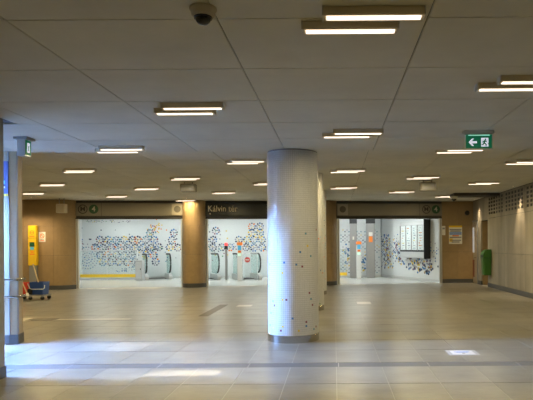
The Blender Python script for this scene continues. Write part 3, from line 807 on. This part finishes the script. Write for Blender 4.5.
def validator(px, pyb, label):
    Y = H * F / (pyb - VY + ROLL * (px - VX)); p = P(px, pyb, Y)
    e = empty('ticket_validator', (p.x, Y, 0), label=label, cat='ticket validator')
    q = MB(); q.box(-.11, .11, -.09, .09, .02, 1.62, M_wpost); q.obj('body', e, bevel=.03)
    q = MB(); q.box(-.15, .15, -.13, .13, 0, .025, M_alu); q.obj('base_plate', e, bevel=.006)
    q = MB(); q.box(-.125, .125, -.1, .1, 1.62, 1.76, M_org); q.obj('cap', e, bevel=.02)
    q = MB(); q.box(-.08, .08, -.096, -.09, 1.40, 1.60, M_cyan); q.obj('screen', e)
    q = MB(); q.box(-.07, .07, -.096, -.09, 1.28, 1.38, M_org); q.obj('reader', e)
    q = MB(); q.box(-.07, .07, -.096, -.09, 1.14, 1.24, emit('green_led', (.1, .7, .35), .6)); q.obj('card_light', e)
validator(240, 280.8, 'white ticket validator post with orange cap in the gate under the black header')
validator(359, 279, 'white ticket validator post with orange cap beside the steel pillars in the right gate')
# dark gate post with red light
p = P(226.4, 277, 26.3)
e = empty('signal_post', (p.x, 26.3, 0), label='slim grey post with a red light on top left of the validator', cat='post')
q = MB(); q.box(-.05, .05, -.05, .05, 0, 1.45, M_greym); q.obj('pole', e, bevel=.01)
q = MB(); q.box(-.075, .075, -.07, .07, 1.45, 1.60, M_black); q.obj('head', e, bevel=.01)
q = MB(); q.box(-.07, .07, -.06, .06, 1.60, 1.74, emit('red_led', (1, .10, .08), 1.2, (.6, .05, .05))); q.obj('red_lamp', e, bevel=.02)
# glass gate leaf with a no entry sticker
p = P(247.5, 277, 25.7)
e = empty('glass_gate', (p.x, 25.7, 0), label='glass gate leaf carrying a round red no entry sign', cat='gate')
q = MB(); q.box(-.32, .45, -.006, .006, .12, 1.2, M_glass); q.obj('glass_pane', e)
q = MB(); q.tube([(-.32, 0, 0), (-.32, 0, 1.22), (.45, 0, 1.22), (.45, 0, 0)], .016, M_alu); q.obj('frame', e)
q = MB(); disc(q, 0, -.006, .95, .125, M_red, 24, .006); nd = q.obj('no_entry_disc', e)
q = MB(); q.box(-.085, .085, -.016, -.012, .925, .975, M_paper); q.obj('white_bar', nd)
# steel pillars in the right gate
def pillar(px0, px1, pyb, label, sticker):
    Y = 27.0; a, b = P(px0, pyb, Y), P(px1, pyb, Y); w = (b.x - a.x) / 2
    e = empty('steel_pillar', ((a.x + b.x) / 2, Y, 0), label=label, cat='pillar')
    q = MB(); q.box(-w, w, -.15, .15, 0, ZH, mat('satin_steel', (.34, .34, .34), .4, .5)); q.obj('body', e, bevel=.02)
    q = MB(); q.box(-w - .01, w + .01, -.16, .16, 2.62, 2.95, M_black); q.obj('collar', e)
    if sticker:
        q = MB(); q.box(-.09, .09, -.156, -.15, 1.72, 2.0, M_org); q.obj('red_sticker', e)
        q = MB(); q.box(-.09, .09, -.156, -.15, 2.02, 2.2, M_paper); q.obj('white_sticker', e)
    else:
        q = MB(); q.box(-.04, .04, -.156, -.15, 1.85, 2.0, M_paper); q.obj('white_sticker', e)
pillar(350, 357, 277, 'left steel pillar in the right gate, with a tiny white sticker', False)
pillar(366.5, 375, 278, 'right steel pillar in the right gate, with red and white stickers', True)
# display case on the oblique wall
e = empty('display_case', TW.translation, ang, 'wall mounted display case with four lit poster panes and black end', 'display case')
u0, u1, d_ = 2.6, 4.66, .30
q = MB(); q.box(u0, u1, -d_, -.0, 1.0, 2.62, M_alu); q.obj('frame', e, bevel=.01)
q = MB(); q.box(u1, u1 + .03, -d_ - .02, 0, .98, 2.68, M_black); q.obj('end_panel', e)
q = MB(); q.box(u0, u1, -d_ - .006, -d_ + .01, 1.28, 1.36, M_black); q.obj('lower_bar', e)
wds = (u1 - u0 - .1) / 4
for k in range(4):
    a = u0 + .05 + k * wds
    q = MB(); q.box(a + .05, a + wds - .05, -d_ - .004, -d_, 1.36, 2.42, M_litp); pn_ = q.obj('poster', e)
    q = MB(); q.box(a - .03, a + .045, -d_ - .018, -d_, 1.34, 2.45, M_greym); q.obj('mullion', e)
    q = MB()
    for j in range(9):
        q.box(a + .10 + rr.uniform(0, .1), a + wds - .10 - rr.uniform(0, .2), -d_ - .006, -d_ - .004, 1.42 + j * .11, 1.45 + j * .11 + rr.uniform(0, .02), ACC[rr.choice([5, 6, 3, 5, 1])])
    q.obj('print', pn_)
    q = MB(); q.box(a + .01, a + wds - .01, -d_ - .014, -d_ - .009, 1.34, 2.45, M_caseg); q.obj('pane', e)

# ------------------------------------------------------------------ things along the left stone wall
p0 = P(33, 280, 20.7)
e = empty('help_point', (p0.x, 20.72, 0), label='tall yellow help point panel on a grey base by the stone wall', cat='help point')
zt_, zb_ = P(33, 225.5, 20.7).z, P(33, 265.5, 20.7).z
q = MB(); q.box(-.15, .15, -.07, .1, zb_, zt_, M_yel); q.obj('yellow_panel', e, bevel=.012)
q = MB(); q.box(-.13, .13, -.05, .1, 0, zb_, M_greym); q.obj('base', e, bevel=.008)
q = MB(); disc(q, 0, -.07, zt_ - .26, .075, M_org, 20, .004, .055); em = q.obj('emblem', e)
q = MB(); q.box(-.05, .05, -.074, -.07, zt_ - .27, zt_ - .25, M_org); q.box(-.09, .09, -.074, -.07, zt_ - .42, zt_ - .38, M_org); q.obj('printed_lines', em)
q = MB(); q.box(-.09, .09, -.076, -.07, zt_ - .78, zt_ - .62, M_green); sc_ = q.obj('screen', e)
q = MB(); q.box(-.07, .07, -.076, -.07, zt_ - .90, zt_ - .79, M_cyan); q.obj('keypad', e)
q = MB(); q.box(-.09, .09, -.074, -.07, zt_ - 1.08, zt_ - 1.04, M_org); q.box(-.05, .05, -.074, -.07, zt_ - 1.00, zt_ - .96, M_org); q.obj('lower_text', e)
q = MB(); q.box(-.152, .152, -.074, -.069, zt_ - .47, zt_ - .46, M_ink); q.obj('panel_joint', e)
a, b = P(39, 242, 20.84), P(45.5, 232, 20.84)
e = empty('notice', ((a.x + b.x) / 2, 20.84, (a.z + b.z) / 2), label='small white notice with a red prohibition ring beside the yellow panel', cat='notice')
w, h = (b.x - a.x) / 2, (b.z - a.z) / 2
q = MB(); q.box(-w, w, -.004, .008, -h, h, M_paper); q.obj('sheet', e)
q = MB(); disc(q, 0, -.004, .04, .085, M_org, 20, .003, .062); q.prof([(-.06, .08), (-.045, .095), (.06, 0), (.045, -.015)], -.007, -.004, M_org); q.obj('prohibition_ring', e)
q = MB(); q.box(-.07, .07, -.007, -.004, -.15, -.12, M_org); q.box(-.06, .06, -.007, -.004, -.10, -.08, M_print); q.obj('printed_lines', e)
# mop cart
p = P(36, 299.3, 17.1)
e = empty('mop_cart', (p.x - .06, 17.1, 0), label='wheeled mop cart with red and blue buckets by the stair pillar', cat='mop cart')
def bucket(x0, x1, y0, y1, z0, z1, m, name):
    q = MB(); t = .025
    q.add([(x0 + t, y0 + t, z0), (x1 - t, y0 + t, z0), (x1 - t, y1 - t, z0), (x0 + t, y1 - t, z0), (x0, y0, z1), (x1, y0, z1), (x1, y1, z1), (x0, y1, z1),
           (x0 + .02, y0 + .02, z1), (x1 - .02, y0 + .02, z1), (x1 - .02, y1 - .02, z1), (x0 + .02, y1 - .02, z1),
           (x0 + .04, y0 + .04, z0 + .03), (x1 - .04, y0 + .04, z0 + .03), (x1 - .04, y1 - .04, z0 + .03), (x0 + .04, y1 - .04, z0 + .03)],
          [(0, 1, 2, 3)] + [(i, (i + 1) % 4, (i + 1) % 4 + 4, i + 4) for i in range(4)] + [(i + 4, (i + 1) % 4 + 4, (i + 1) % 4 + 8, i + 8) for i in range(4)] +
          [(i + 8, (i + 1) % 4 + 8, (i + 1) % 4 + 12, i + 12) for i in range(4)] + [(12, 13, 14, 15)], m)
    return q.obj(name, e)
bk = bucket(-.42, -.06, -.2, .2, .17, .52, M_red, 'red_bucket')
bl = bucket(-.07 + .04, .38, -.2, .2, .16, .54, M_blue, 'blue_bucket')
q = MB(); q.tube([(-.06, -.23, .50), (.0, -.24, .36), (.06, -.24, .33), (.40, -.24, .33), (.43, -.22, .36), (.43, -.2, .45)], .014, M_alu); q.obj('bucket_handle', bl)
q = MB(); q.tube([(-.46, -.2, .14), (.42, -.2, .14), (.42, .2, .14), (-.46, .2, .14), (-.46, -.2, .14)], .018, M_greym); q.obj('frame', e)
q = MB(); q.tube([(-.46, -.2, .14), (-.46, -.2, .6), (-.46, .2, .6), (-.46, .2, .14)], .014, M_greym); q.obj('push_handle', e)
q = MB(); q.box(-.08, .05, -.23, -.12, .17, .34, M_black); q.obj('wringer', e, bevel=.01)
for (wx, wy) in ((.36, -.2), (.36, .2), (0.0, -.2), (-.4, .2), (-.4, -.2)):
    q = MB(); n = 14; q.prof([(wx + .055 * math.cos(2 * PI * i / n), .055 + .055 * math.sin(2 * PI * i / n)) for i in range(n)], wy - .02, wy + .02, M_rubber); wh = q.obj('caster', e)
    q = MB(); q.box(wx - .03, wx + .03, wy - .03, wy + .03, .085, .15, M_greym); q.obj('fork', wh)
for (a_, b_, nm) in (((-.06, -.27, .20), (-.33, -.28, .85), 'mop'), ((.16, 0, .45), (-.09, .12, 1.08), 'mop')):
    m_ = empty('mop', label='pale mop handle leaning from the red bucket' if nm and b_[0] < -.2 else 'pale mop handle standing tallest in the blue bucket', cat='mop')
    m_.location = Vector(e.location)
    q = MB(); q.tube([a_, b_], .017, M_wood); q.obj('handle', m_)
    q = MB(); q.lathe([(0, a_[2] - .06), (.05, a_[2] - .06), (.035, a_[2] + .02), (0, a_[2] + .03)], a_[0], a_[1], M_paper, 10); q.obj('mop_head', m_)

# ------------------------------------------------------------------ stair pillar: handrails and poster
for z, lb in ((1.07, 'upper steel handrail bending round the stair pillar'), (.79, 'lower steel handrail bending round the stair pillar')):
    e = empty('handrail', (0, 0, 0), label=lb, cat='handrail')
    q = MB(); q.tube([(-5.28, 9.48, z - .01), (-5.215, 9.43, z), (-5.18, 9.3, z), (-5.205, 9.18, z), (-5.3, 9.12, z), (-5.6, 9.11, z), (-8, 9.11, z + 1.2), (-11.5, 9.11, z + 3.0)], .021, M_steel, 10); q.obj('rail', e, smooth=True)
    for xx, yy, zz in ((-5.42, 9.11, z), (-7.2, 9.11, z + .8)):
        q = MB(); q.tube([(xx, yy, zz), (xx, yy, zz - .06), (xx, 9.2, zz - .08)], .009, M_steel, 6); q.obj('bracket', e)
a = P(7.5, 196, 9.17); b = P(7.5, 161, 9.17)
e = empty('poster', (-5.6, 9.185, (a.z + b.z) / 2), label='blue poster with cyan print on the pale stair wall', cat='poster')
h = (b.z - a.z) / 2
q = MB(); q.box(-.6, .27, -.012, .012, -h, h, M_navy); q.obj('sheet', e, bevel=.006)
q = MB(); q.box(-.1, .22, -.016, -.012, -h * .32, -h * .12, M_cyan); q.obj('cyan_print', e)
q = MB(); q.box(.08, .22, -.016, -.012, -h * .55, -h * .45, M_paper); q.obj('white_print', e)
q = MB(); q.box(-.6, .27, -.016, -.012, -h, -h * .88, M_yel); q.obj('yellow_edge', e)

# ------------------------------------------------------------------ right side: bin, notice, wall lights
e = empty('litter_bin', (XR - .16, 20.6, .46), label='green plastic litter bin hung on the right wall by the doorway', cat='litter bin')
w, dp, hh = .145, .2, .66
q = MB()
pr = []
for (s_, z) in ((.84, 0), (.9, .02), (1.0, .60), (1.0, .64)):
    pr.append([(x * s_, y * s_, z) for x, y in ((-w, -dp * .7), (-w * .7, -dp), (w, -dp), (w, dp), (-w * .7, dp), (-w, dp * .7))])
k = 6
q.add([v for r_ in pr for v in r_], [tuple(range(k))[::-1]] + [(i * k + j, i * k + (j + 1) % k, (i + 1) * k + (j + 1) % k, (i + 1) * k + j) for i in range(3) for j in range(k)] + [tuple(range(3 * k, 4 * k))], M_bin)
q.obj('body', e, bevel=.008)
q = MB()
hood = [(-w - .01, .62), (w + .005, .62), (w + .005, .86)] + [(-.0 - .13 * math.sin(t) * 1.05, .80 + .14 * math.cos(t)) for t in [PI / 2 * i / 6 for i in range(7)]] + [(-w - .01, .76)]
q.prof([(-w - .01, .64), (w, .64), (w, .94), (.02, .94), (-.07, .90), (-.12, .83), (-w - .01, .74)], -dp - .012, dp + .012, M_bin); q.obj('hood', e, bevel=.012)
q = MB(); q.box(-w - .016, -w + .02, -dp * .7, dp * .7, .66, .73, M_black); q.obj('slot', e)
q = MB(); q.box(-w - .014, w, -dp - .014, dp + .014, .615, .645, M_bind); q.obj('rim', e, bevel=.004)
q = MB(); q.box(w - .01, w + .02, -.08, .08, .2, .6, M_greym); q.obj('bracket', e)
a, b = P(449, 244, yw), P(462, 225.5, yw)
e = empty('notice', ((a.x + b.x) / 2, yw - .001, (a.z + b.z) / 2), label='large white notice with blue, orange and yellow print right of the right gate', cat='notice')
w, h = (b.x - a.x) / 2, (b.z - a.z) / 2
q = MB(); q.box(-w, w, -.005, .003, -h, h, M_paper); q.obj('sheet', e)
q = MB(); q.box(-w, w, -.008, -.005, h * .8, h, M_yel); q.obj('header_band', e)
q = MB()
for j, (z, m, f_) in enumerate(((.55, M_print, .9), (.38, M_print, .8), (.2, M_printb, .92), (.05, M_printb, .92), (-.12, M_org, .5), (-.3, M_print, .9), (-.62, M_print, .85), (-.8, M_print, .6))):
    q.box(-w * f_, w * f_, -.007, -.005, z * h - .02, z * h + .03, m)
q.obj('printed_lines', e)
q = MB(); q.box(-w * .95, -w * .45, -.007, -.005, -.75 * h, -.4 * h, M_yel); q.obj('yellow_mark', e)
# paper strip on the right rail of the right gate
p = P(441, 230, 23.0)
e = empty('paper_strip', (4.44 + .09, yw - .001, p.z - .02), label='narrow pale paper strip taped beside the right gate rail', cat='notice')
q = MB(); q.box(-.07, .07, -.005, .003, -.19, .19, M_paper); q.obj('sheet', e)
q = MB(); q.box(-.05, .05, -.007, -.005, .05, .12, M_print); q.obj('printed_lines', e)
# small dark camera high on the stone wall
p = P(467, 213, yw)
e = empty('wall_camera', (p.x, yw, p.z), label='small dark round camera high on the stone wall above the notice', cat='camera')
q = MB(); disc(q, 0, 0, 0, .10, M_black, 20, .05); q.obj('mount', e)
q = MB(); disc(q, 0, -.05, 0, .07, M_dome, 20, .06); q.obj('lens', e)
# wall washing downlights; those on the left are added to brighten the stone
for (x, y, lb, en) in ((XR - .22, 17.25, 'small downlight grazing the perforated wall', 330), (XR - .2, 22.12, 'small downlight over the pilaster at the doorway', 170), (-11.4, 20.0, 'added downlight brightening the stone wall on the left', 150), (-10.75, 19.9, 'added downlight brightening the round end of the stone wall', 130), (-5.46, 20.75, 'added downlight brightening the stone column left of the black header', 110)):
    e = empty('downlight', (x, y, ZB), label=lb, cat='downlight')
    q = MB(); q.lathe([(.03, -.004), (.055, -.004), (.055, 0), (.03, 0)], 0, 0, M_alu, 16); q.obj('bezel', e)
    q = MB(); q.lathe([(0, -.002), (.03, -.002), (.03, 0)], 0, 0, emit('spot_lens', (1, .8, .55), 3), 16); q.obj('lens', e)
    ld = bpy.data.lights.new('spot', 'SPOT'); ld.energy = en; ld.color = (1, .78, .5); ld.spot_size = math.radians(64 if x > 0 else 125); ld.spot_blend = .8; ld.shadow_soft_size = .03
    lo = bpy.data.objects.new('bulb', ld); col.objects.link(lo); lo.parent = e; lo.location = (0, 0, -.02)

# ------------------------------------------------------------------ open stair on the left (source of the daylight)
sx0 = -5.75
stn = empty('stair', (sx0, 8.05, 0), label='pale stone stair climbing left towards the daylight', cat='stair')
q = MB(); q.box(-.30, 0, -1.13, 1.13, 0, .16, mat('stair_stone', (.62, .61, .58), .6, noise=.05)); sm = q.data('step', bevel=.006)
for k in range(20): inst('step', sm, (-.30 * k, 0, .16 * k), stn)
q = MB(); q.prof([(0, 0), (-6.0, 3.2), (-6.0, -.2), (0, -.2)], -1.13, 1.13, M_plaster); q.obj('flight', stn)
q2 = MB(); q2.box(-31, -11.75, 6.9, 9.2, 2.9, 3.2, M_conc); q2.box(-31, -13.2, -32, 6.9, 2.9, 3.2, M_conc); q2.box(-31, -13.2, 9.2, 48, 2.9, 3.2, M_conc)
tag(q2.obj('pavement'), 'street pavement at the top of the stair', 'pavement', kind='structure')
sb = empty('sky_block_building', (-30, 8.05, 3.2), label='added unseen building blocking the low sky beyond the stair', cat='building')  # unseen block, added to hold back low sky light on the stair side
q = MB(); q.box(-1, 0, -40, 40, 0, 3.9, M_plaster); q.obj('facade', sb)
q = MB(); q.box(0, .04, -.7, .7, 0, 1.9, mat('dark_glazing', (.08, .09, .10), .1)); wme = q.data('window')
for k_ in range(-3, 4):
    for fl in (1.2,): inst('window', wme, (0, k_ * 3.2, fl), sb)
cp = empty('sun_blocker', (-10.4, 8.05, 3.2), label='added unseen sun canopy over the open stair', cat='blocker')  # unseen cover, added only to shape the sun on the floor
q = MB(); q.prism([(-2.2, -1.13), (.37, -1.13), (.37, -.84), (2.2, -.84), (2.2, 1.13), (.2, 1.13), (.2, .99), (-1.1, .99), (-1.1, 1.13), (-2.2, 1.13)], 1.9, 1.98, M_greym); q.obj('notched_sheet', cp)  # outline notched to let narrow sun strips through
for px_, py_ in ((-2.1, -.8), (-2.1, .9)):
    q = MB(); q.box(px_ - .05, px_ + .05, py_ - .05, py_ + .05, -.45 if px_ > -2 else 0, 1.9, M_greym); q.obj('post', cp)
q = MB(); q.box(1.9, 2.0, -1.3, 1.3, 1.8, 1.9, M_greym); q.obj('beam', cp)
bpy.context.view_layer.update()
